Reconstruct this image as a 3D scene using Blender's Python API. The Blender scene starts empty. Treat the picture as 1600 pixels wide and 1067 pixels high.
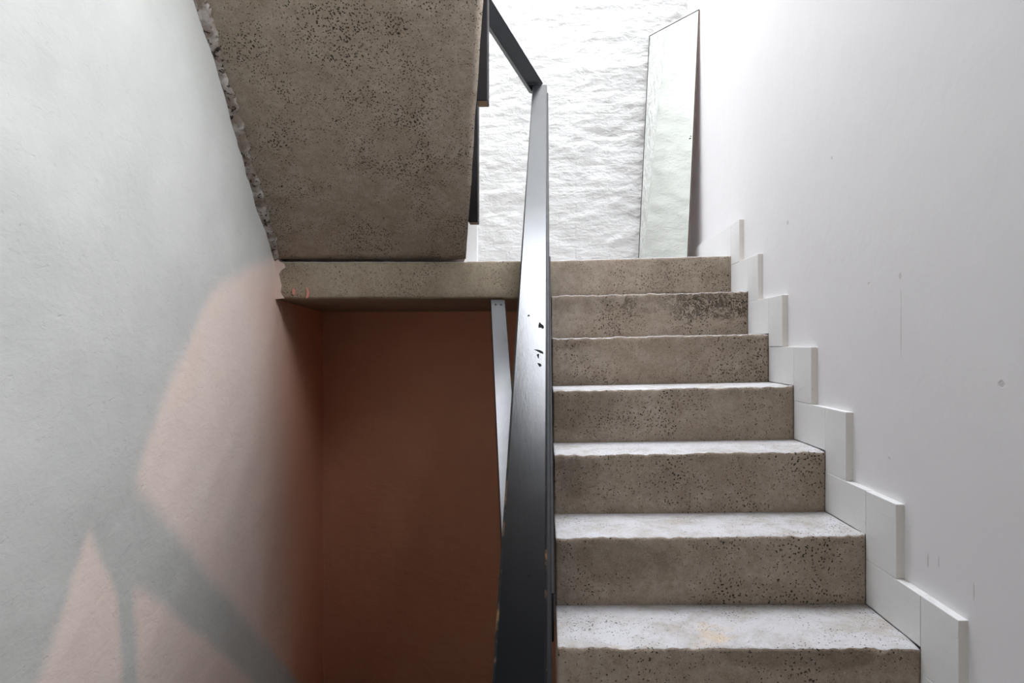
import bpy, bmesh, math, random
from mathutils import Vector, noise
random.seed(4)
C = bpy.context.scene.collection
EYE = 1.561                      # camera height above the hall floor
W2 = 0.935                       # right end of the stair
XR = 0.958                       # right wall
YB = 4.28                        # back wall
TR = 0.2688                      # going

# ------------------------------------------------------------------ helpers
def link(o, parent=None):
    C.objects.link(o)
    if parent is not None: o.parent = parent
    return o

def tag(o, label=None, cat=None, group=None, kind=None):
    if label: o['label'] = label
    if cat: o['category'] = cat
    if group: o['group'] = group
    if kind: o['kind'] = kind
    return o

def empty(name, loc=(0, 0, 0)):
    o = bpy.data.objects.new(name, None)
    o.empty_display_size = 0.1
    o.location = loc
    return link(o)

def build(name, bm, mats, parent=None, smooth=False):
    me = bpy.data.meshes.new(name)
    bmesh.ops.recalc_face_normals(bm, faces=bm.faces)
    bm.to_mesh(me); bm.free()
    if not isinstance(mats, (list, tuple)): mats = [mats]
    for m in mats: me.materials.append(m)
    if smooth:
        for p in me.polygons: p.use_smooth = True
    o = bpy.data.objects.new(name, me)
    d = Vector((0, 0, 0)); q = parent
    while q is not None: d += Vector(q.location); q = q.parent
    for v in me.vertices: v.co -= d
    return link(o, parent)

def box(bm, x0, x1, y0, y1, z0, z1, mi=0):
    vs = [bm.verts.new((x, y, z)) for z in (z0, z1) for y in (y0, y1) for x in (x0, x1)]
    for f in ((0, 1, 3, 2), (4, 6, 7, 5), (0, 4, 5, 1), (2, 3, 7, 6), (0, 2, 6, 4), (1, 5, 7, 3)):
        bm.faces.new([vs[i] for i in f]).material_index = mi
    return vs

def bevel(bm, w, seg=2):
    bmesh.ops.bevel(bm, geom=list(bm.edges), offset=w, segments=seg, profile=0.5, affect='EDGES', clamp_overlap=True)

def obox(bm, c0, c1, w, n, width, thick):
    """oriented plank from c0 to c1 (centre line of the face with normal n)"""
    vs = []
    for c in (c0, c1):
        for a in (-0.5, 0.5):
            for b in (0, -1):
                vs.append(bm.verts.new(c + w * a * width + n * b * thick))
    for f in ((0, 1, 3, 2), (4, 6, 7, 5), (0, 4, 5, 1), (2, 3, 7, 6), (0, 2, 6, 4), (1, 5, 7, 3)):
        bm.faces.new([vs[i] for i in f])

def slab_grid(bm, fn, us, vs, back):
    """displaced front face fn(u,v)->Vector, closed with a flat back at fn + back"""
    g = [[bm.verts.new(fn(u, v)) for v in vs] for u in us]
    mi = {}
    nu, nv = len(us), len(vs)
    for i in range(nu - 1):
        for j in range(nv - 1):
            f = bm.faces.new((g[i][j], g[i + 1][j], g[i + 1][j + 1], g[i][j + 1]))
            f.smooth = True
    B = {}
    for (i, j) in ((0, 0), (nu - 1, 0), (nu - 1, nv - 1), (0, nv - 1)):
        B[(i, j)] = bm.verts.new(g[i][j].co + back)
    a, b, c, d = B[(0, 0)], B[(nu - 1, 0)], B[(nu - 1, nv - 1)], B[(0, nv - 1)]
    bm.faces.new((a, d, c, b))
    bm.faces.new([g[i][0] for i in range(nu)] + [b, a])
    bm.faces.new([g[i][nv - 1] for i in range(nu - 1, -1, -1)] + [d, c])
    bm.faces.new([g[0][j] for j in range(nv - 1, -1, -1)] + [a, d])
    bm.faces.new([g[nu - 1][j] for j in range(nv)] + [c, b])

def lin(a, b, n): return [a + (b - a) * i / (n - 1) for i in range(n)]
def nz(x, y, z, s, seed=0): return noise.noise(Vector((x * s + seed, y * s - seed * 0.7, z * s + seed * 1.3)))
def fb(x, y, z, s, seed=0, oc=4): return noise.fractal(Vector((x * s + seed, y * s - seed, z * s + 2 * seed)), 0.9, 2.1, oc)

# ------------------------------------------------------------------ node helpers
class N:
    def __init__(s, name):
        s.m = bpy.data.materials.new(name); s.m.use_nodes = True
        s.t = s.m.node_tree; s.t.nodes.clear()
        s.out = s.t.nodes.new('ShaderNodeOutputMaterial')
        s.b = s.t.nodes.new('ShaderNodeBsdfPrincipled')
        s.t.links.new(s.b.outputs[0], s.out.inputs[0])
        s.co = s.t.nodes.new('ShaderNodeNewGeometry').outputs['Position']
    def set(s, sock, v):
        if hasattr(v, 'is_output'): s.t.links.new(v, sock)
        else: sock.default_value = v
    def math(s, op, a, b=0.0, c=0.0, clamp=False):
        n = s.t.nodes.new('ShaderNodeMath'); n.operation = op; n.use_clamp = clamp
        for i, v in enumerate((a, b, c)): s.set(n.inputs[i], v)
        return n.outputs[0]
    def mapping(s, scale=(1, 1, 1), rot=(0, 0, 0), loc=(0, 0, 0), co=None):
        n = s.t.nodes.new('ShaderNodeMapping'); s.set(n.inputs[0], co or s.co)
        n.inputs['Scale'].default_value = scale; n.inputs['Rotation'].default_value = rot; n.inputs['Location'].default_value = loc
        return n.outputs[0]
    def noise(s, scale, detail=4, rough=0.6, co=None, dist=0.0):
        n = s.t.nodes.new('ShaderNodeTexNoise'); s.set(n.inputs['Vector'], co or s.co)
        n.inputs['Scale'].default_value = scale; n.inputs['Detail'].default_value = detail
        n.inputs['Roughness'].default_value = rough; n.inputs['Distortion'].default_value = dist
        return n.outputs[0]
    def voro(s, scale, co=None, feature='F1', rnd=1.0):
        n = s.t.nodes.new('ShaderNodeTexVoronoi'); n.feature = feature; s.set(n.inputs['Vector'], co or s.co)
        n.inputs['Scale'].default_value = scale; n.inputs['Randomness'].default_value = rnd
        return n.outputs[0]
    def map(s, v, a, b, c=0.0, d=1.0, smooth=False):
        n = s.t.nodes.new('ShaderNodeMapRange'); n.clamp = True
        if smooth: n.interpolation_type = 'SMOOTHSTEP'
        for i, q in enumerate((v, a, b, c, d)): s.set(n.inputs[i], q)
        return n.outputs[0]
    def mix(s, f, a, b, mode='MIX'):
        n = s.t.nodes.new('ShaderNodeMix'); n.data_type = 'RGBA'; n.blend_type = mode
        s.set(n.inputs[0], f)
        for i, v in ((6, a), (7, b)):
            if not hasattr(v, 'is_output') and len(v) == 3: v = (*v, 1)
            s.set(n.inputs[i], v)
        return n.outputs[2]
    def xyz(s, co=None):
        n = s.t.nodes.new('ShaderNodeSeparateXYZ'); s.set(n.inputs[0], co or s.co)
        return n.outputs
    def bump(s, h, dist, strength=1.0, prev=None):
        n = s.t.nodes.new('ShaderNodeBump'); n.inputs['Strength'].default_value = strength
        n.inputs['Distance'].default_value = dist; s.set(n.inputs['Height'], h)
        if prev is not None: s.set(n.inputs['Normal'], prev)
        return n.outputs[0]
    def fin(s, col, rough=0.8, normal=None, spec=0.3, metal=0.0, coat=0.0):
        if not hasattr(col, 'is_output') and len(col) == 3: col = (*col, 1)
        s.set(s.b.inputs['Base Color'], col); s.set(s.b.inputs['Roughness'], rough)
        s.set(s.b.inputs['Specular IOR Level'], spec); s.set(s.b.inputs['Metallic'], metal)
        s.b.inputs['Coat Weight'].default_value = coat; s.b.inputs['Coat Roughness'].default_value = 0.12
        if normal is not None: s.set(s.b.inputs['Normal'], normal)
        return s.m
    def half(s, a, b, p, q, soft):
        """1 on the left of the line p->q in the (a,b) plane, softened"""
        dx, dy = q[0] - p[0], q[1] - p[1]; L = math.hypot(dx, dy)
        nx, ny = -dy / L, dx / L
        e = s.math('ADD', s.math('MULTIPLY', a, nx), s.math('MULTIPLY', b, ny))
        e = s.math('SUBTRACT', e, nx * p[0] + ny * p[1])
        return s.map(e, -soft, soft, smooth=True)
    def poly(s, a, b, pts, soft):
        ar = sum(pts[i][0] * pts[(i + 1) % len(pts)][1] - pts[(i + 1) % len(pts)][0] * pts[i][1] for i in range(len(pts)))
        if ar < 0: pts = pts[::-1]
        r = None
        for i in range(len(pts)):
            h = s.half(a, b, pts[i], pts[(i + 1) % len(pts)], soft)
            r = h if r is None else s.math('MULTIPLY', r, h)
        return r
    def blob(s, a, b, c, r, wob=None, soft=0.3):
        u = s.math('DIVIDE', s.math('SUBTRACT', a, c[0]), r[0]); v = s.math('DIVIDE', s.math('SUBTRACT', b, c[1]), r[1])
        d = s.math('SQRT', s.math('ADD', s.math('MULTIPLY', u, u), s.math('MULTIPLY', v, v)))
        if wob is not None: d = s.math('ADD', d, wob)
        return s.map(d, 1 + soft, 1 - soft, smooth=True)

# ------------------------------------------------------------------ materials
def concrete(name, ca, cb, cc, pitd=0.5, stains=(), honey=0.0, white=None):
    n = N(name)
    big = n.noise(2.2, 5, 0.6, dist=0.6); mid = n.noise(9, 6, 0.65, dist=0.4); fine = n.noise(120, 3, 0.7)
    col = n.mix(n.map(big, 0.35, 0.65), ca, cb)
    col = n.mix(n.map(mid, 0.42, 0.7, 0, 0.9), col, cc)
    col = n.mix(n.map(n.noise(45, 5, 0.75), 0.40, 0.66, 0, 0.45), col, n.mix(0.55, cc, (0.08, 0.06, 0.045)))
    lt = n.map(n.noise(130, 3, 0.7), 0.66, 0.72)
    col = n.mix(n.math('MULTIPLY', lt, 0.5), col, (0.62, 0.57, 0.50))
    sp = n.map(n.noise(260, 2, 0.6), 0.35, 0.7)
    col = n.mix(n.math('MULTIPLY', sp, 0.35), col, n.mix(0.5, col, (0.75, 0.7, 0.6)))
    x, y, z = n.xyz()
    if white is not None:
        wv = n.noise(9, 8, 0.75, dist=0.3)
        col = n.mix(n.map(wv, 0.36, 0.56, 0.15, 1.0), col, white)
        och = n.math('MULTIPLY', n.map(n.noise(7, 5, 0.6), 0.55, 0.68), n.blob(x, y, (0.32, 1.68), (0.3, 0.12), n.math('SUBTRACT', n.noise(12), 0.5), 0.5))
        col = n.mix(n.math('MULTIPLY', och, 0.6), col, (0.72, 0.55, 0.36))
    wob = n.math('MULTIPLY', n.math('SUBTRACT', n.noise(11, 6, 0.7), 0.5), 2.0)
    for (cx, cz, rx, rz, amt) in stains:
        msk = n.math('MULTIPLY', n.blob(x, z, (cx, cz), (rx, rz), wob, 0.3), amt * 0.6)
        col = n.mix(msk, col, (0.075, 0.05, 0.03))
    # pits: sparse dark pores, in clusters, two sizes
    wc = n.t.nodes.new('ShaderNodeVectorMath'); wc.operation = 'ADD'
    dn = n.t.nodes.new('ShaderNodeTexNoise'); n.set(dn.inputs['Vector'], n.co); dn.inputs['Scale'].default_value = 70
    sc = n.t.nodes.new('ShaderNodeVectorMath'); sc.operation = 'SCALE'; n.set(sc.inputs[0], dn.outputs[1]); sc.inputs['Scale'].default_value = 0.014
    n.set(wc.inputs[0], n.co); n.set(wc.inputs[1], sc.outputs[0])
    cl = n.noise(5, 4, 0.65)
    th1 = n.map(cl, 0.36, 0.66, 0.07, 0.07 + 0.27 * pitd)
    v1 = n.voro(110, wc.outputs[0]); v2 = n.voro(34, wc.outputs[0])
    p1 = n.map(n.math('SUBTRACT', v1, th1), -0.03, 0.05, 1, 0)
    th2 = n.map(n.noise(9, 3, 0.6), 0.5, 0.75, -0.05, 0.2 * pitd)
    p2 = n.map(n.math('SUBTRACT', v2, th2), -0.02, 0.03, 1, 0)
    pit = n.math('MAXIMUM', p1, p2)
    if honey:
        hm = n.map(n.math('ADD', n.math('MULTIPLY', n.noise(3.1, 3, 0.6), 0.8), n.math('MULTIPLY', n.blob(x, z, (0.70, 1.755), (0.42, 0.075), wob, 0.5), 0.4)), 0.62, 0.85)
        cr = n.map(n.math('ABSOLUTE', n.math('SUBTRACT', n.noise(26, 6, 0.62, None, 1.4), 0.5)), 0.0, 0.045, 1, 0)
        pit = n.math('MAXIMUM', pit, n.math('MULTIPLY', n.math('MULTIPLY', cr, hm), 0.7))
    col = n.mix(n.math('MULTIPLY', pit, 0.95), col, (0.03, 0.025, 0.018))
    h = n.math('SUBTRACT', n.math('ADD', n.math('MULTIPLY', fine, 0.25), n.math('MULTIPLY', mid, 0.9)), n.math('MULTIPLY', pit, 0.8))
    return n.fin(col, 0.85, n.bump(h, 0.007, 1.0), 0.25)

STAINS = [(0.13, 1.33, 0.21, 0.10, 0.55), (0.11, 1.12, 0.085, 0.07, 0.6), (0.42, 1.09, 0.12, 0.05, 0.25), (0.22, 0.93, 0.16, 0.06, 0.5),
          (0.15, 1.76, 0.25, 0.05, 0.4), (0.62, 0.78, 0.2, 0.03, 0.5), (0.1, 1.58, 0.12, 0.03, 0.35), (0.6, 1.9, 0.05, 0.12, 0.3)]
M_riser = concrete('bare_concrete', (0.325, 0.252, 0.187), (0.40, 0.33, 0.265), (0.235, 0.17, 0.12), 0.8, STAINS, 1.0)
M_tread = concrete('toplit_concrete_tread', (0.42, 0.38, 0.33), (0.5, 0.46, 0.42), (0.38, 0.33, 0.28), 0.5, (), 0, (0.63, 0.62, 0.635))  # light from above put into the paler tread colour, with white paint residue
M_soffit = concrete('board_marked_concrete', (0.335, 0.265, 0.20), (0.39, 0.325, 0.26), (0.255, 0.19, 0.135), 1.0)
M_beam = concrete('landing_concrete', (0.31, 0.25, 0.17), (0.36, 0.30, 0.225), (0.25, 0.19, 0.125), 0.7)

def px_wall(px, py):
    """photo pixel -> (y, z) on the left wall, used to lay out the pink paint"""
    s = (px - 850) / 1000.0
    Y = 0.848 / (-s - 0.155)
    return (Y, EYE + (540 - py) / 1000.0 * Y)

def left_wall_mat():
    n = N('left_wall_limewash')
    x, y, z = n.xyz()
    wob = n.math('MULTIPLY', n.math('SUBTRACT', n.noise(7, 4, 0.6), 0.5), 0.05)
    a = n.math('ADD', y, wob); b = n.math('ADD', z, n.math('MULTIPLY', n.math('SUBTRACT', n.noise(5, 4, 0.6), 0.5), 0.04))
    P = px_wall
    m1 = n.poly(a, b, [P(432, 396), P(335, 450), P(262, 610), P(200, 785), P(470, 1075), (5.0, P(470, 1075)[1] - 1.0), (5.0, 2.08)], 0.055)
    m2 = n.poly(a, b, [P(138, 828), P(168, 880), P(186, 930), P(190, 1090), P(180, 1400), P(-60, 1400)], 0.03)
    m3 = n.poly(a, b, [P(212, 912), P(300, 975), P(420, 1085), P(600, 1400), P(216, 1400)], 0.035)
    pk = n.math('MAXIMUM', m1, n.math('MAXIMUM', m2, m3))
    white = n.mix(n.map(n.noise(3, 5, 0.6), 0.35, 0.7), (0.545, 0.548, 0.515), (0.60, 0.598, 0.565))
    pink = n.mix(n.map(n.noise(4, 5, 0.6), 0.35, 0.7), (0.82, 0.68, 0.60), (0.84, 0.715, 0.64))
    corner_shade = n.math('MULTIPLY', n.map(y, 2.6, 3.95, smooth=True), n.map(z, 1.95, 1.8))  # corner shade under the landing, put into the pink as a terracotta gradient
    pink = n.mix(corner_shade, pink, (0.72, 0.37, 0.24))
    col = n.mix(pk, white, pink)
    sp = n.map(n.noise(32, 5, 0.75), 0.655, 0.75)
    col = n.mix(n.math('MULTIPLY', sp, 0.45), col, (0.42, 0.42, 0.40))
    streak = n.noise(13, 5, 0.6, n.mapping((1, 0.7, 1.2), (0.4, 0, 0)), 0.3)
    cre = n.map(n.noise(24, 5, 0.7, n.mapping((1, 0.8, 1.3), (-0.5, 0, 0)), 0.6), 0.60, 0.74)
    h = n.math('ADD', n.math('MULTIPLY', streak, 1.3), n.math('MULTIPLY', n.noise(70, 4, 0.6), 0.18))
    h = n.math('SUBTRACT', h, n.math('MULTIPLY', cre, 0.45))
    h = n.math('SUBTRACT', h, n.math('MULTIPLY', sp, 0.4))
    bm_ = n.math('MULTIPLY', n.map(y, 3.25, 3.6), n.map(z, 2.0, 2.2))          # rough brick beside the landing
    h = n.math('ADD', h, n.math('MULTIPLY', n.math('MULTIPLY', n.noise(15, 5, 0.65, n.mapping((1, 0.8, 1.6)), 0.5), 3.6), bm_))
    return n.fin(col, 0.7, n.bump(h, 0.009, 0.4), 0.3)

def brick_mat(name, col_a, col_b, strength, split=None):
    n = N(name)
    big = n.noise(2.5, 5, 0.65)
    col = n.mix(n.map(big, 0.35, 0.7), col_a, col_b)
    br = n.t.nodes.new('ShaderNodeTexBrick')
    x, y, z = n.xyz()
    cmb = n.t.nodes.new('ShaderNodeCombineXYZ')
    n.set(cmb.inputs[0], n.math('ADD', x, n.math('MULTIPLY', n.noise(9), 0.03)))
    n.set(cmb.inputs[1], n.math('ADD', z, n.math('MULTIPLY', n.math('ADD', n.noise(4), n.noise(17)), 0.03)))
    n.set(br.inputs['Vector'], cmb.outputs[0])
    br.inputs['Scale'].default_value = 1.0; br.inputs['Mortar Size'].default_value = 0.012; br.inputs['Mortar Smooth'].default_value = 1.0
    br.inputs['Brick Width'].default_value = 0.225; br.inputs['Row Height'].default_value = 0.075
    crag = n.noise(30, 5, 0.62, n.mapping((0.55, 1, 1.25)), 0.9)
    lump = n.map(n.noise(14, 3, 0.5, n.mapping((0.6, 1, 1))), 0.3, 0.75)
    h = n.math('ADD', n.math('MULTIPLY', crag, 0.7), n.math('MULTIPLY', lump, 0.9))
    h = n.math('SUBTRACT', h, n.math('MULTIPLY', br.outputs['Fac'], n.map(n.noise(3), 0.4, 0.65, 0.0, 0.16)))
    cre = n.map(n.noise(19, 4, 0.7, n.mapping((0.5, 1, 1.4))), 0.64, 0.78)
    h = n.math('SUBTRACT', h, n.math('MULTIPLY', cre, 0.6))
    return n.fin(col, 0.65, n.bump(h, 0.016, strength), 0.3)

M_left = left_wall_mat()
M_brick = brick_mat('whitewashed_brick', (0.58, 0.575, 0.56), (0.65, 0.645, 0.63), 0.75)
M_terra = brick_mat('terracotta_paint', (0.68, 0.345, 0.22), (0.64, 0.32, 0.20), 0.22)

def right_wall_mat():
    n = N('smooth_white_plaster')
    x, y, z = n.xyz()
    col = n.mix(n.map(n.noise(1.3, 5, 0.6), 0.35, 0.7), (0.80, 0.785, 0.80), (0.83, 0.817, 0.828))
    def R(px, py):
        Y = XR / ((px - 850) / 1000.0); return (Y, EYE + (540 - py) / 1000.0 * Y)
    mk = None
    for (px, py, rx, rz) in ((1565, 600, .010, .007), (1407, 432, .006, .008), (1408, 505, .002, .09), (1231, 348, .010, .008), (1300, 247, .007, .006),
                             (1450, 876, .003, .016), (1467, 878, .002, .013), (1522, 925, .002, .02), (1358, 443, .006, .004), (1390, 716, .005, .004)):
        c = R(px, py); q = n.blob(y, z, c, (rx, rz), n.math('MULTIPLY', n.math('SUBTRACT', n.noise(90), 0.5), 1.6), 0.25)
        mk = q if mk is None else n.math('MAXIMUM', mk, q)
    col = n.mix(n.math('MULTIPLY', mk, 0.45), col, (0.45, 0.42, 0.40))
    h = n.math('ADD', n.noise(5, 4, 0.6), n.math('MULTIPLY', n.noise(60, 3, 0.6), 0.06))
    h = n.math('SUBTRACT', h, n.math('MULTIPLY', mk, 0.25))
    return n.fin(col, 0.55, n.bump(h, 0.006, 0.5), 0.3)
M_right = right_wall_mat()

def plain(name, col, rough=0.6, bs=40, bd=0.002, var=0.08, spec=0.3):
    n = N(name); v = n.noise(6, 4, 0.6)
    c2 = tuple(max(0, c * (1 - var)) for c in col)
    c = n.mix(n.map(v, 0.3, 0.7), col, c2)
    return n.fin(c, rough, n.bump(n.noise(bs, 4, 0.6), bd, 0.6), spec)

def chip_board():
    n = N('painted_chipboard')
    co = n.mapping((1, 1, 1), (0.45, 0, 0))
    fl = n.noise(45, 5, 0.7, n.mapping((1, 0.55, 1.8), (0.6, 0, 0)), 1.6)
    cr = n.map(fl, 0.58, 0.68)
    col = n.mix(n.math('MULTIPLY', cr, 0.12), (0.80, 0.795, 0.79), (0.5, 0.48, 0.45))
    h = n.math('SUBTRACT', n.math('MULTIPLY', n.noise(20), 0.3), cr)
    return n.fin(col, 0.55, n.bump(h, 0.003, 0.5), 0.3)
M_skirt = chip_board()
def skirt_edge():
    n = N('bare_board_edge')
    sp = n.map(n.noise(70, 4, 0.7), 0.66, 0.74)
    col = n.mix(n.math('MULTIPLY', sp, 0.7), (0.77, 0.73, 0.68), (0.2, 0.14, 0.1))
    return n.fin(col, 0.75, n.bump(n.noise(60), 0.002, 0.5), 0.2)
M_skedge = skirt_edge()

def black_paint(name, base, rough, nick=0.3):
    n = N(name)
    # grain runs along the pitch of the rail
    co = n.mapping((1, 1, 1), (0.634, 0, 0))
    g = n.noise(1, 5, 0.7, n.mapping((150, 2.2, 60), (-0.634, 0, 0)), 0.4)
    g2 = n.noise(1, 3, 0.6, n.mapping((420, 14, 300), (-0.634, 0, 0)))
    sc = n.map(n.noise(70, 5, 0.75, None, 0.8), 0.735, 0.79)
    col = n.mix(n.math('MULTIPLY', sc, nick), base, (0.22, 0.2, 0.18))
    h = n.math('ADD', n.math('MULTIPLY', g, 0.8), n.math('MULTIPLY', g2, 0.35))
    h = n.math('ADD', h, n.math('MULTIPLY', n.noise(6, 2), 0.8))
    n.b.inputs['IOR'].default_value = 1.5
    r = n.map(n.noise(14, 4, 0.6), 0.3, 0.7, rough * 0.94, rough * 1.06)
    return n.fin(col, r, n.bump(h, 0.0004, 0.3), 0.5 if rough < 0.4 else 0.25)
M_black = black_paint('glossy_black_timber', (0.004, 0.005, 0.007), 0.22)
M_blackmat = black_paint('satin_black_timber', (0.012, 0.011, 0.012), 0.5)
def worn_edge():
    n = N('worn_timber_edge'); x, y, z = n.xyz()
    w = n.math('MULTIPLY', n.map(n.noise(9, 5, 0.7), 0.5, 0.6), n.map(y, 1.2, 1.0))
    col = n.mix(w, (0.01, 0.01, 0.012), (0.40, 0.22, 0.10))
    return n.fin(col, 0.4, None, 0.5)
M_worn = worn_edge()
M_endgrain = plain('bare_end_grain', (0.30, 0.20, 0.12), 0.8)
M_screw = plain('dark_screw', (0.02, 0.02, 0.022), 0.8, spec=0.05)
M_pink = plain('pink_paint', (0.62, 0.27, 0.22), 0.5)
M_white = plain('white_paint', (0.82, 0.83, 0.82), 0.5)
M_ceil = plain('ceiling_paint', (0.8, 0.8, 0.8), 0.7)
M_floor = plain('floor_concrete', (0.32, 0.29, 0.25), 0.8)
M_low = plain('lower_flight_concrete', (0.30, 0.24, 0.18), 0.85)
M_frame = plain('window_frame_paint', (0.7, 0.7, 0.7), 0.5)
def mirror_mat():
    n = N('mirror_glass'); return n.fin((0.80, 0.82, 0.80), 0.012, None, 0.5, 1.0)
M_mirror = mirror_mat()
M_medge = plain('mirror_dark_edge', (0.05, 0.045, 0.04), 0.3)
M_mback = plain('mirror_backing', (0.38, 0.22, 0.17), 0.7)
def filler():
    n = N('ragged_plaster_filler')
    v = n.noise(35, 5, 0.7, None, 0.8)
    col = n.mix(n.map(n.noise(16, 4, 0.6), 0.38, 0.55), (0.50, 0.45, 0.41), (0.25, 0.20, 0.16))
    col = n.mix(n.map(n.noise(11, 3, 0.6, n.mapping(loc=(3, 1, 2))), 0.62, 0.68), col, (0.62, 0.36, 0.34))
    col = n.mix(n.map(v, 0.54, 0.6), col, (0.03, 0.02, 0.015))
    return n.fin(col, 0.85, n.bump(v, 0.012, 0.9), 0.2)
M_fill = filler()

# ------------------------------------------------------------------ room shell
def yb(x): return YB + 0.08 * (0.75 - x)
def xl(y): return -1.344 - 0.155 * (y - 3.2)
ZT, ZB = EYE + 4.4, EYE - 3.56
Y0 = -1.4

bm = bmesh.new()
def fl(y, z):
    d = (0.016 - 0.010 * min(1, max(0, (y - 1.5) / 0.8))) * fb(0, y, z, 2.3, 3) + 0.003 * fb(0, y, z, 9, 7)
    if y > 3.3 and z > EYE + 0.5: d += (0.016 * fb(0, y * 0.7, z * 1.3, 6, 5) + 0.008 * fb(0, y * 0.6, z * 1.6, 15, 9, 3)) * min(1, (y - 3.3) / 0.3)
    return Vector((xl(y) + d - 0.004, y, z))
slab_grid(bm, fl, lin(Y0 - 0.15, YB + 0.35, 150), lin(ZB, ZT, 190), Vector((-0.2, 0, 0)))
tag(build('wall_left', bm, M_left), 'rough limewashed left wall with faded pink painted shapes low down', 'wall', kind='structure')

bm = bmesh.new()
def fbk(x, z):
    if z > EYE + 0.35:
        d = 0.011 * fb(x * 0.7, 0, z * 1.2, 5, 5) + 0.006 * fb(x * 0.6, 0, z * 1.5, 16, 9, 3)
        d -= 0.0012 * max(0, math.cos((z + 0.02 * nz(x, 0, z, 4)) / 0.075 * 2 * math.pi)) ** 2 * (1 + 2 * nz(x, 1, z, 2.5))
    else: d = 0.008 * fb(x, 0, z, 3, 5)
    return Vector((x, yb(x) - d, z))
zs = lin(ZB, EYE + 0.33, 60) + lin(EYE + 0.345, ZT, 260)
slab_grid(bm, fbk, lin(-1.75, 1.15, 170), zs, Vector((0, 0.2, 0)))
for f in bm.faces:
    if f.calc_center_median().z < EYE + 0.34: f.material_index = 1
tag(build('wall_back', bm, [M_brick, M_terra]), 'painted brick back wall, white above the landing and terracotta below', 'wall', kind='structure')

bm = bmesh.new()
wy0, wy1, wz0, wz1 = 0.6, 2.15, EYE + 1.25, EYE + 2.17      # unseen side window above the view, added to brighten the left wall
box(bm, XR, XR + 0.2, wy1, YB + 0.15, ZB, ZT)
box(bm, XR, XR + 0.2, Y0 - 0.15, wy0, ZB, ZT)
box(bm, XR, XR + 0.2, wy0, wy1, ZB, wz0)
box(bm, XR, XR + 0.2, wy0, wy1, wz1, ZT)
tag(build('wall_right', bm, M_right), 'smooth white plaster right wall above the stepped skirting', 'wall', kind='structure')

bm = bmesh.new(); box(bm, xl(Y0) - 0.2, XR + 0.2, Y0 - 0.2, Y0, ZB, ZT)
build('wall_front', bm, M_ceil)['kind'] = 'structure'

# hall floor under the camera and unseen dark slab above it
bm = bmesh.new()
box(bm, xl(0.515) - 0.03, XR + 0.01, Y0 - 0.05, 0.50, -0.22, 0.0)
box(bm, xl(0.8) - 0.03, 0.03, 0.50, 0.80, -0.22, 0.0)
build('floor', bm, M_floor)['kind'] = 'structure'
bm = bmesh.new(); box(bm, xl(0.5) - 0.05, XR + 0.01, Y0 - 0.05, 0.93, EYE + 2.22, EYE + 2.44)
box(bm, -0.08, XR + 0.01, 0.93, 1.45, EYE + 2.22, EYE + 2.44)  # unseen strip added so the handrail mirrors less light
build('unseen_dark_slab', bm, plain('rail_darkening_slab', (0.07, 0.06, 0.05), 0.7))['kind'] = 'structure'  # unseen slab coloured dark to blacken the lower handrail's reflection
# roof with a skylight
sx0, sx1, sy0, sy1 = -0.75, 0.80, 2.15, 4.0
bm = bmesh.new()
box(bm, -1.9, sx0, Y0 - 0.2, YB + 0.45, ZT, ZT + 0.15); box(bm, sx1, XR + 0.2, Y0 - 0.2, YB + 0.45, ZT, ZT + 0.15)
box(bm, sx0, sx1, Y0 - 0.2, sy0, ZT, ZT + 0.15); box(bm, sx0, sx1, sy1, YB + 0.45, ZT, ZT + 0.15)
build('ceiling_roof', bm, M_ceil)['kind'] = 'structure'
def frame(name, axis, a0, a1, b0, b1, c0, c1, w=0.05):
    bm = bmesh.new()
    for (p0, p1, q0, q1) in ((a0, a0 + w, b0, b1), (a1 - w, a1, b0, b1), (a0 + w, a1 - w, b0, b0 + w), (a0 + w, a1 - w, b1 - w, b1)):
        if axis == 'z': box(bm, p0, p1, q0, q1, c0, c1)
        elif axis == 'x': box(bm, c0, c1, p0, p1, q0, q1)
        else: box(bm, p0, p1, c0, c1, q0, q1)
    build(name, bm, M_frame)['kind'] = 'structure'
frame('fill_window', 'x', wy0, wy1, wz0, wz1, XR + 0.06, XR + 0.11)  # frame of the added fill opening
frame('window_2', 'z', sx0, sx1, sy0, sy1, ZT + 0.02, ZT + 0.13)
# floor of the well far below
bm = bmesh.new(); box(bm, -1.8, XR + 0.01, Y0 - 0.05, YB + 0.3, ZB - 0.2, ZB)
build('floor_lower', bm, M_floor)['kind'] = 'structure'

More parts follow.
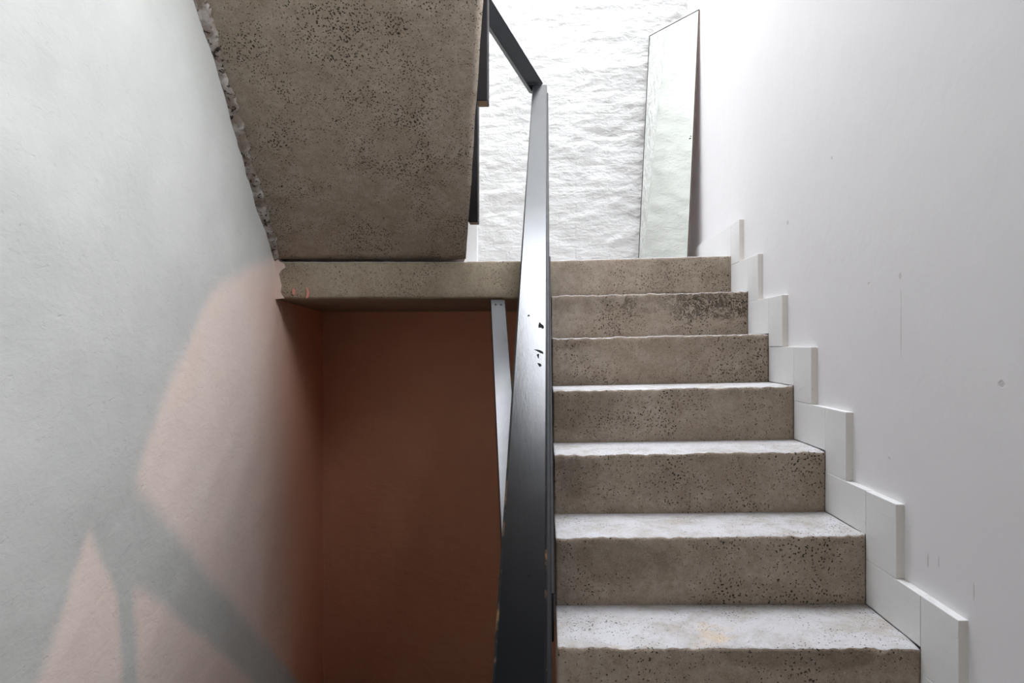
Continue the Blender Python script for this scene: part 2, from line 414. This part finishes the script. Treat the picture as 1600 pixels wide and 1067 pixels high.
# ------------------------------------------------------------------ stairs
def dstep(i): return 3.203 - TR * i
def zstep(i): return EYE + 0.439 - 0.2 * i
YAW, TILT = 0.0447, 0.0214
def main_step(i, root):
    d, dn, z = dstep(i), dstep(i - 1), zstep(i)
    bm = bmesh.new(); xs = lin(0.035, W2 + 0.0004, 150)
    rings = []
    for k, x in enumerate(xs):
        yo = -YAW * (x - W2); zo = TILT * (x - 0.485)
        j = 0.006 * fb(x, d, 0, 7, i) + 0.005 * fb(x, d, 0, 30, i)
        jz = 0.0035 * fb(x, d, 1, 8, i + 20) + 0.0036 * fb(x, d, 0, 34, i + 5)
        bite = max(0, nz(x, i * 3.1, 0, 14, 2) - 0.36) * 0.035
        prof = [(d + 0.0005, z - 0.199), (d + 0.002 * nz(x, 1, i, 9), z - 0.13), (d + j * 0.4, z - 0.06), (d + j * 0.8, z - 0.02 - bite),
                (d + j, z - 0.008 - bite * 0.6 + jz), (d + j + 0.003 + bite * 0.4, z - 0.002 + jz), (d + j + 0.011 + bite, z + jz),
                (d + 0.06, z + 0.002 * nz(x, 0, i, 5)), (d + 0.15, z + 0.003 * nz(x, 2, i, 5)), (dn - 0.0005, z)]
        prof += [(dn - 0.0005, z - 0.195), (d + 0.0005, z - 0.395)]
        rings.append([bm.verts.new((x, p[0] + yo, p[1] + zo)) for p in prof])
    m = len(rings[0])
    for a, b in zip(rings, rings[1:]):
        for q in range(m):
            f = bm.faces.new((a[q], a[(q + 1) % m], b[(q + 1) % m], b[q]))
            f.material_index = 1 if 5 <= q <= 8 else 0
            f.smooth = q < 9
    bm.faces.new(rings[0]); bm.faces.new(rings[-1][::-1])
    build('step', bm, [M_riser, M_tread], root)

flight = empty('concrete_stair_flight', (0.485, 0.55, 0))
tag(flight, 'bare concrete flight of steps rising along the white right wall to the landing', 'staircase')
for i in range(1, 10): main_step(i, flight)

# landing slab: front edge is the top riser and the beam under the upper flight
landing = empty('concrete_landing', (-0.2, 3.7, EYE + 0.23))
tag(landing, 'concrete landing slab whose front edge runs under the upper flight, mirror standing on it', 'landing')
bm = bmesh.new(); rings = []
for x in lin(-1.36, XR + 0.004, 260):
    yo = -YAW * (x - W2) if x > 0 else 0.0418 * 1 + 0.0
    dy = 3.203 + yo - (0.0418 if x <= 0 else 0) * min(1, max(0, -x / 0.3))
    zt = EYE + 0.4228 + 0.0217 * (x + 0.39) if x > -0.39 else EYE + 0.4205
    zb = EYE + 0.2335 + 0.004 * nz(x, 0, 0, 4)
    j = 0.004 * fb(x, 0, 0, 7, 3); jz = 0.002 * fb(x, 0, 0, 16, 8)
    ybk = yb(x)
    prof = [(ybk, zb), (dy + 0.03, zb + 0.002 + j), (dy + 0.010, zb + 0.005), (dy + 0.002, zb + 0.016), (dy + j * 0.5, zb + 0.05), (dy + j * 0.4, zt - 0.06), (dy + j, zt - 0.012 + jz),
            (dy + j + 0.003, zt - 0.003 + jz), (dy + j + 0.012, zt + jz), (dy + 0.1, zt), (ybk, zt)]
    rings.append([bm.verts.new((x - (0.155 * (p[0] - 3.2) * (0.3 - x) / 1.66 if x < 0.3 else 0), p[0], p[1])) for p in prof])
m = len(rings[0])
for a, b in zip(rings, rings[1:]):
    for q in range(m):
        f = bm.faces.new((a[q], a[(q + 1) % m], b[(q + 1) % m], b[q])); f.smooth = 1 <= q <= 8
        f.material_index = 1 if q in (7, 8, 9) else (2 if a[0].co.x < 0.02 else 0)
bm.faces.new(rings[0]); bm.faces.new(rings[-1][::-1])
build('landing_slab', bm, [M_riser, M_tread, M_beam], landing)

# paint carried over from the wall on to the beam end, and two pink drips
def patch(name, outline, fr, mat, parent, label=None, thick=0.0065):
    """thin irregular skin; outline in (x,z), fr maps (x,z)->y of the surface"""
    bm = bmesh.new()
    a = [bm.verts.new((x, fr(x, z) - thick, z)) for x, z in outline]
    b = [bm.verts.new((x, fr(x, z) + 0.004, z)) for x, z in outline]
    bm.faces.new(a); bm.faces.new(b[::-1])
    k = len(a)
    for i in range(k): bm.faces.new((a[i], b[i], b[(i + 1) % k], a[(i + 1) % k]))
    o = build(name, bm, mat, parent)
    if label: o['label'] = label
    return o
def pf(px, py, Y=3.2): return ((px - 850) / 1000 * Y, EYE + (540 - py) / 1000 * Y)
front = lambda x, z: 3.2035
edge = [pf(425, 403), pf(432, 402), pf(436, 408), pf(444, 412), pf(446, 418), pf(440, 422), pf(436, 428), pf(438, 438), pf(440, 446), pf(438, 456), pf(441, 462), pf(444, 466), pf(425, 468)]
patch('paint_smear', edge, front, plain('smeared_wall_paint', (0.70, 0.56, 0.49), 0.6), landing, 'pale pink wall paint smeared over the beam end')
patch('paint_drip', [pf(457, 452), pf(460, 450), pf(462, 455), pf(460, 461), pf(457, 459)], front, M_pink, landing, 'small pink paint drip')
patch('paint_drip', [pf(478, 448), pf(481, 450), pf(483.5, 457), pf(482, 465), pf(478, 466), pf(480, 457)], front, M_pink, landing, 'longer pink paint drip')

# upper flight: turns back and climbs toward the viewer on the left
upper = empty('concrete_stair_flight', (-0.87, 3.4, EYE + 0.43))
tag(upper, 'upper concrete flight climbing toward the viewer against the left wall, seen from its pitted underside', 'staircase')
def xr_up(y): return -0.39 + 0.18 * (3.2 - y)
YF = 3.47
def soff(y): return EYE + 0.431 + 0.743 * (3.2 - y)
# soffit slab with lightly board-marked underside
bm = bmesh.new()
ys = lin(3.196, 0.92, 90); us = lin(0, 1, 40)
under, top = [], []
for y in ys:
    r1, r2 = [], []
    for u in us:
        x0 = xl(y) - 0.02; x1 = xr_up(y) + 0.003 * fb(y, 0, 0, 8, 2)
        x = x0 + (x1 - x0) * u
        dz = 0.004 * fb(x, y, 0, 4, 6)
        if abs(u - 0.905) < 0.012: dz -= 0.004
        r1.append(bm.verts.new((x, y, soff(y) + dz)))
    under.append(r1)
    top.append([bm.verts.new((r1[0].co.x, y, soff(y) + 0.17)), bm.verts.new((r1[-1].co.x, y, soff(y) + 0.17))])
for a, b, ta, tb in zip(under, under[1:], top, top[1:]):
    for k in range(len(us) - 1): bm.faces.new((a[k], a[k + 1], b[k + 1], b[k])).smooth = True
    bm.faces.new((a[0], b[0], tb[0], ta[0])); bm.faces.new((a[-1], ta[1], tb[1], b[-1])); bm.faces.new((ta[0], tb[0], tb[1], ta[1]))
bm.faces.new(under[0] + [top[0][1], top[0][0]]); bm.faces.new(under[-1][::-1] + [top[-1][0], top[-1][1]])
build('waist_slab', bm, M_soffit, upper)
for k in range(1, 10):
    ya = YF - TR * (k - 1); yb = ya - TR; z = EYE + 0.439 + 0.2 * k
    bm = bmesh.new(); zz = lambda y: max(soff(y) + 0.172, EYE + 0.445) if y < 3.2 else EYE + 0.445
    fr = []
    for y, zb in ((ya, zz(ya)), (yb, zz(yb))):
        for x in (xl(y) - 0.02, xr_up(y)):
            fr.append((x, y, zb, z))
    lo = [bm.verts.new((x, y, min(zb, z - 0.01))) for x, y, zb, zt in fr]; hi = [bm.verts.new((x, y, zt)) for x, y, zb, zt in fr]
    for q in ((0, 1, 3, 2),): bm.faces.new([lo[i] for i in q]); bm.faces.new([hi[i] for i in q][::-1])
    for a, b in ((0, 1), (1, 3), (3, 2), (2, 0)): bm.faces.new((lo[a], lo[b], hi[b], hi[a]))
    build('step', bm, [M_riser], upper)
# ragged filler along the joint with the left wall
bm = bmesh.new(); ra = []
for k, y in enumerate(lin(3.19, 1.0, 170)):
    w = 0.004 + 0.018 * (0.4 + 1.0 * fb(y, 0, 0, 9, 12)) + 0.012 * fb(y, 0, 0, 40, 3)
    w = max(0.003, w) + 0.016
    x0 = xl(y); row = []
    for q in range(6):
        t = q / 5
        x = x0 - 0.012 + (w + 0.012) * t
        z = soff(y) - 0.009 * (1 - t ** 2) - 0.006 * (0.5 + fb(x, y, 0, 25, 4)) * (1 - t) - 0.001
        if q == 0: z -= 0.012 + 0.014 * fb(y, 1, 0, 14, 2)
        if q == 5: z = soff(y) + 0.006
        row.append(bm.verts.new((x, y, z)))
    ra.append(row)
for a, b in zip(ra, ra[1:]):
    for q in range(5): bm.faces.new((a[q], a[q + 1], b[q + 1], b[q])).smooth = True
o = build('joint_filler', bm, M_fill, upper); o['label'] = 'ragged plaster filler along the wall joint'
sm = o.modifiers.new('thick', 'SOLIDIFY'); sm.thickness = 0.012; sm.offset = 0
# white cover board beside the foot of the flight
bm = bmesh.new(); box(bm, -0.455, -0.373, 3.585, 3.63, EYE + 0.425, EYE + 0.80); bevel(bm, 0.003, 1)
o = build('cover_board', bm, M_white, upper); o['label'] = 'white painted cover board at the foot of the flight'

# flight that carries on down below the hall floor
lower = empty('concrete_stair_flight', (-0.6, 0.8, 0))
tag(lower, 'concrete flight going down into the dark well below the hall floor', 'staircase')
for k in range(1, 10):
    ya = 0.80 + TR * (k - 1); z = -0.2 * k
    bm = bmesh.new()
    vs = []
    for y, zb in ((ya, z - 0.35 + 0.2), (ya + TR, z - 0.35)):
        for x in (xl(y) - 0.0 + 0.02, 0.0): vs.append((x, y, zb))
    lo = [bm.verts.new(v) for v in vs]; hi = [bm.verts.new((v[0], v[1], z)) for v in vs]
    bm.faces.new([lo[i] for i in (0, 1, 3, 2)]); bm.faces.new([hi[i] for i in (2, 3, 1, 0)])
    for a, b in ((0, 1), (1, 3), (3, 2), (2, 0)): bm.faces.new((lo[a], lo[b], hi[b], hi[a]))
    build('step', bm, M_low, lower)
bm = bmesh.new(); box(bm, -1.5, 0.03, 0.80 + 9 * TR, YB + 0.1, -2.2, -2.0)
build('half_landing', bm, M_low, lower)

# ------------------------------------------------------------------ stepped skirting on the right wall
sk = empty('baseboard_right', (XR, 2.3, EYE)); sk['kind'] = 'structure'
tag(sk, 'white painted chipboard skirting stepping up the right wall beside the flight', 'skirting')
HT = [0.157, 0.154, 0.152, 0.147, 0.145, 0.131, 0.131, 0.14, 0.14]
WD = [0.137, 0.134, 0.152, 0.155, 0.143, 0.159, 0.145, 0.15, 0.15]
def ztr(i): return zstep(i) + 0.0098
def board(name, y0, y1, z0, z1):
    bm = bmesh.new(); box(bm, XR - 0.022 - random.uniform(0, 0.0015), XR + 0.002, y0, y1, z0, z1)
    bevel(bm, 0.0012, 1)
    bmesh.ops.recalc_face_normals(bm, faces=bm.faces)
    for f in bm.faces:
        f.normal_update()
        if f.normal.y < -0.9 and f.calc_area() > 0.0005: f.material_index = 1
    return build(name, bm, [M_skirt, M_skedge], sk)
for i in range(0, 9):
    back = YB - 0.02 if i == 0 else dstep(i - 1) - 0.001
    board('tread_board', dstep(i) + 0.0005, back, ztr(i) + 0.002, ztr(i) + HT[i])
    zl = ztr(i + 1) + (HT[i + 1] if i < 8 else 0.14) + 0.001
    board('riser_board', dstep(i) - WD[i], dstep(i) - 0.0005, zl, ztr(i) + HT[i] - random.uniform(0, 0.0015))

# ------------------------------------------------------------------ balustrades
def rail_z(y): return EYE - 1.074 + 0.735 * y
def chamfer_plank(name, c0, c1, w, n, width, thick, parent, ch=0.004, mats=None, extra=None):
    bm = bmesh.new(); obox(bm, c0, c1, w, n, width, thick)
    bm.edges.ensure_lookup_table()
    ax = (c1 - c0).normalized()
    es = [e for e in bm.edges if abs((e.verts[0].co - e.verts[1].co).normalized().dot(ax)) > 0.9]
    before = set(bm.faces)
    r = bmesh.ops.bevel(bm, geom=es, offset=ch, segments=2, profile=0.5, affect='EDGES')
    for f in r['faces']: f.material_index = 1; f.smooth = True
    if extra: extra(bm)
    return build(name, bm, mats or [M_black, M_worn], parent)

main = empty('timber_balustrade', (0.0, 1.9, zstep(5)))
tag(main, 'glossy black timber handrail with posts along the open side of the concrete flight', 'handrail')
p0 = Vector((-0.0345, 0.42, rail_z(0.42))); p1 = Vector((-0.0215, 3.28, rail_z(3.28)))
ax = (p1 - p0).normalized(); nrm = Vector((0, -0.735, 1)).normalized(); wv = ax.cross(nrm).normalized(); nrm = wv.cross(ax).normalized()
if nrm.z < 0: nrm = -nrm
bm = bmesh.new()                                    # narrower board fixed under the rail
q0 = p0 - nrm * 0.0365 + Vector((0.0265, 0, 0)); q1 = p1 - nrm * 0.0365 + Vector((0.0255, -0.03, 0)) - (p1 - p0).normalized() * 0.05
obox(bm, q0, q1, wv, nrm, 0.035, 0.075); bevel(bm, 0.002, 1)
build('rail_batten', bm, M_blackmat, main)
# bottom rail bolted to the ends of the steps
def nose(y): return EYE + 0.439 - 0.743 * (3.203 - y)
bm = bmesh.new()
b0 = Vector((0.0145, 1.69, nose(1.69) + 0.03)); b1 = Vector((0.018, 3.17, nose(3.17) + 0.03))
obox(bm, b0, b1, wv, nrm, 0.028, 0.24); bevel(bm, 0.002, 1)
build('bottom_rail', bm, M_blackmat, main)
for y in (1.98, 2.52, 3.06):
    bm = bmesh.new(); box(bm, -0.036, 0.0015, y - 0.035, y + 0.035, nose(y) - 0.33, rail_z(y) - 0.12); bevel(bm, 0.003, 1)
    build('baluster', bm, M_blackmat, main)
bm = bmesh.new(); box(bm, -0.05, 0.03, 0.44, 0.512, 0.0, rail_z(0.44) - 0.05); bevel(bm, 0.004, 1)
build('newel_post', bm, M_blackmat, main)
# knots and gouges in the top face
def on_rail(px, py, lift=0.0):
    y = 1.074 / (0.735 - (540 - py) / 1000.0)
    return Vector(((px - 850) / 1000.0 * y, y, rail_z(y) + lift))
def gouges(bm):
  for (px, py, L, Wd, rot) in ((845, 509, 0.012, 0.006, 0.3), (843, 549, 0.012, 0.003, 0.9), (841, 556, 0.008, 0.0025, 0.1), (843, 570, 0.007, 0.003, 0.4), (826, 493, 0.003, 0.0025, 0), (827, 897, 0.0035, 0.003, 0.2)):
    c = on_rail(px, py); k = 9
    vs = []
    for q in range(k):
        a = 2 * math.pi * q / k; r = 1 + 0.35 * math.sin(q * 2.3 + px)
        u, v = math.cos(a) * Wd * r, math.sin(a) * L * r
        u, v = u * math.cos(rot) - v * math.sin(rot), u * math.sin(rot) + v * math.cos(rot)
        vs.append(c + wv * u + ax * v)
    t = [bm.verts.new(p + nrm * 0.0006) for p in vs]; b = [bm.verts.new(p - nrm * 0.004) for p in vs]
    bm.faces.new(t).material_index = 2; bm.faces.new(b[::-1]).material_index = 2
    for q in range(k): bm.faces.new((t[q], b[q], b[(q + 1) % k], t[(q + 1) % k])).material_index = 2
chamfer_plank('handrail', p0, p1, wv, nrm, 0.074, 0.036, main, 0.004, [M_black, M_worn, M_screw], gouges)

ub = empty('timber_balustrade', (-0.3, 2.9, EYE + 0.8))
tag(ub, 'black timber handrail and posts of the upper flight, joining the main rail above the landing', 'handrail')
P0 = Vector((-0.028, 3.305, EYE + 1.325)); P1 = Vector((-0.272, 2.9, EYE + 1.555))
a = (P1 - P0).normalized(); mid = (P0 + P1) / 2; view = (Vector((0, 0, EYE)) - mid).normalized()
n0 = (view - a * view.dot(a)).normalized(); wu = a.cross(n0)
if wu.x < 0: wu = -wu                                # toward upper right
t = math.radians(24)
n1 = n0 * math.cos(t) + wu * math.sin(t); w1 = wu * math.cos(t) - n0 * math.sin(t)
bm = bmesh.new(); obox(bm, P0 - a * 0.0, P1 + a * 0.03, w1, n1, 0.078, 0.04); bevel(bm, 0.002, 1)
build('turn_rail', bm, M_black, ub)
bm = bmesh.new()
r0 = Vector((-0.275, 2.9, EYE + 1.60)); r1 = Vector((xr_up(1.0) + 0.03, 1.0, EYE + 1.60 + 0.743 * 1.9))
aa = (r1 - r0).normalized(); nn = Vector((0, 0.743, 1)).normalized(); ww = aa.cross(nn).normalized()
obox(bm, r0, r1, ww, nn, 0.074, 0.036); bevel(bm, 0.003, 1)
build('handrail', bm, M_black, ub)
for (y, xa, xb, zb) in ((3.0, -0.355, -0.3105, EYE + 0.579), (2.494, -0.263, -0.2195, EYE + 0.955), (1.96, -0.167, -0.125, EYE + 1.352)):
    bm = bmesh.new(); box(bm, xa, xb, y, y + 0.07, zb, EYE + 1.57 + 0.743 * (2.9 - y) - 0.02); bevel(bm, 0.003, 1)
    bmesh.ops.recalc_face_normals(bm, faces=bm.faces)
    for f in bm.faces:
        f.normal_update()
        if f.normal.z < -0.9: f.material_index = 1
    build('baluster', bm, [M_blackmat, M_endgrain], ub)

lr = empty('timber_handrail', (-0.05, 0.8, 0))
tag(lr, 'short black timber rail screwed under the landing edge, slanting down behind the main handrail', 'handrail')
L0 = Vector((-0.228, 3.16, EYE + 0.2265)); L1 = Vector((0.035, 0.79, EYE + 0.2265 - 0.74 * 2.37 + 0.22))
L1 = Vector((-0.228 + 0.1135 * 2.38, 0.78, 0.02 + 0.0))
a2 = (L1 - L0).normalized(); n2 = Vector((0, -0.74, 1)).normalized(); w2 = a2.cross(n2).normalized(); n2 = w2.cross(a2).normalized()
if n2.z < 0: n2 = -n2
if w2.x < 0: w2 = -w2
n2, w2 = (n2 * math.cos(0.09) + w2 * math.sin(0.09)), (w2 * math.cos(0.09) - n2 * math.sin(0.09))
lrail = chamfer_plank('handrail', L0, L1, w2, n2, 0.072, 0.036, lr, 0.003, [M_black, M_blackmat])
for (u, v, su, sv) in ((-0.012, 0.045, 0.0042, 0.007), (0.014, 0.045, 0.0042, 0.007)):
    bm = bmesh.new(); c = L0 + a2 * v + (w2 if w2.x > 0 else -w2) * u
    vs = [c + w2 * su * math.cos(q * math.pi / 5) + a2 * sv * math.sin(q * math.pi / 5) for q in range(10)]
    tt = [bm.verts.new(p + n2 * 0.001) for p in vs]; bb = [bm.verts.new(p - n2 * 0.004) for p in vs]
    bm.faces.new(tt); bm.faces.new(bb[::-1])
    for q in range(10): bm.faces.new((tt[q], bb[q], bb[(q + 1) % 10], tt[(q + 1) % 10]))
    build('screw', bm, M_screw, lrail)

# ------------------------------------------------------------------ mirror
mr = empty('leaning_mirror', (0.74, 4.0, EYE + 0.44))
tag(mr, 'tall frameless mirror leaning across the corner on the landing', 'mirror')
TL = Vector((0.703, 4.262, EYE + 2.062)); TRt = Vector((0.9545, 3.93, EYE + 2.064))
off = Vector((-0.804, -0.596, 0)) * 0.11
zl, zr = EYE + 0.4475, EYE + 0.4505
BL = Vector((TL.x, TL.y, zl)) + off; BR = Vector((TRt.x, TRt.y, zr)) + off
nm = (TRt - TL).cross(BL - TL).normalized()
if nm.y > 0: nm = -nm
def sheet(name, off0, off1, mats, inset=0.0):
    bm = bmesh.new(); c = (TL + TRt + BL + BR) / 4
    A = [bm.verts.new(p + (c - p).normalized() * inset + nm * off0) for p in (TL, TRt, BR, BL)]
    B = [bm.verts.new(p + (c - p).normalized() * inset + nm * off1) for p in (TL, TRt, BR, BL)]
    bm.faces.new(A).material_index = 0
    k = len(mats) - 1
    bm.faces.new(B[::-1]).material_index = k
    for i in range(4): bm.faces.new((A[i], B[i], B[(i + 1) % 4], A[(i + 1) % 4])).material_index = k
    return build(name, bm, mats, mr)
sheet('mirror_glass', 0.004, 0.0, [M_mirror, M_medge])
o = sheet('backing', -0.0002, -0.003, [M_mback], 0.001); o['label'] = 'brown backing'
h_ = (TRt - TL).normalized()
for name, a_, b_ in (('edge', TL, TRt), ('edge', TL, BL), ('edge', TRt, BR)):
    bm = bmesh.new(); dv = (b_ - a_).normalized(); side = nm.cross(dv)
    if side.dot((TL + TRt + BL + BR) / 4 - a_) < 0: side = -side
    wd = 0.006 if b_ is not BR else 0.003
    obox(bm, a_ + side * wd / 2 + nm * 0.0046, b_ + side * wd / 2 + nm * 0.0046, side, nm, wd, 0.0008)
    build(name, bm, M_medge, mr)
def on_mirror(px, py):
    d = Vector(((px - 850) / 1000, 1, (540 - py) / 1000)); o = Vector((0, 0, EYE))
    return o + d * ((TL - o).dot(nm) / d.dot(nm))
for (px, py, s) in ((1079, 216.5, 0.006), (1080, 213, 0.004)):
    c = on_mirror(px, py); bm = bmesh.new(); h = (TRt - TL).normalized(); vv = nm.cross(h)
    pts = [c + h * s * 1.5 * math.cos(q * 1.05) * (1 + .4 * math.sin(3 * q)) + vv * s * 0.7 * math.sin(q * 1.05) for q in range(6)]
    A = [bm.verts.new(p + nm * 0.0048) for p in pts]; B = [bm.verts.new(p + nm * 0.0038) for p in pts]
    bm.faces.new(A); bm.faces.new(B[::-1])
    for i in range(6): bm.faces.new((A[i], B[i], B[(i + 1) % 6], A[(i + 1) % 6]))
    build('chip', bm, M_medge, mr)

# ------------------------------------------------------------------ light, world, camera
w = bpy.data.worlds.new('sky'); bpy.context.scene.world = w; w.use_nodes = True
bg = w.node_tree.nodes['Background']; bg.inputs[0].default_value = (0.94, 0.98, 1.05, 1); bg.inputs[1].default_value = 16.5
def portal(loc, rot, sx, sy):
    l = bpy.data.lights.new('skylight_portal', 'AREA'); l.shape = 'RECTANGLE'; l.size = sx; l.size_y = sy
    l.cycles.is_portal = True
    o = bpy.data.objects.new('skylight_portal', l); o.location = loc; o.rotation_euler = rot; C.objects.link(o)
portal(((sx0 + sx1) / 2, (sy0 + sy1) / 2, ZT + 0.14), (0, 0, 0), sx1 - sx0, sy1 - sy0)
portal((XR + 0.19, (wy0 + wy1) / 2, (wz0 + wz1) / 2), (0, math.radians(90), 0), wz1 - wz0, wy1 - wy0)

cd = bpy.data.cameras.new('camera'); cam = bpy.data.objects.new('camera', cd); C.objects.link(cam)
cam.location = (0, 0, EYE); cam.rotation_euler = (math.radians(90), 0, 0)
cd.sensor_width = 36; cd.lens = 22.5; cd.shift_x = -50 / 1600; cd.shift_y = 6.5 / 1600; cd.clip_start = 0.02
sc = bpy.context.scene; sc.camera = cam
sc.view_settings.view_transform = 'Standard'; sc.view_settings.look = 'None'
sc.view_settings.exposure = 0.42; sc.view_settings.gamma = 1.0; sc.view_settings.use_curve_mapping = False
sc.cycles.max_bounces = 16; sc.cycles.diffuse_bounces = 12; sc.cycles.glossy_bounces = 8
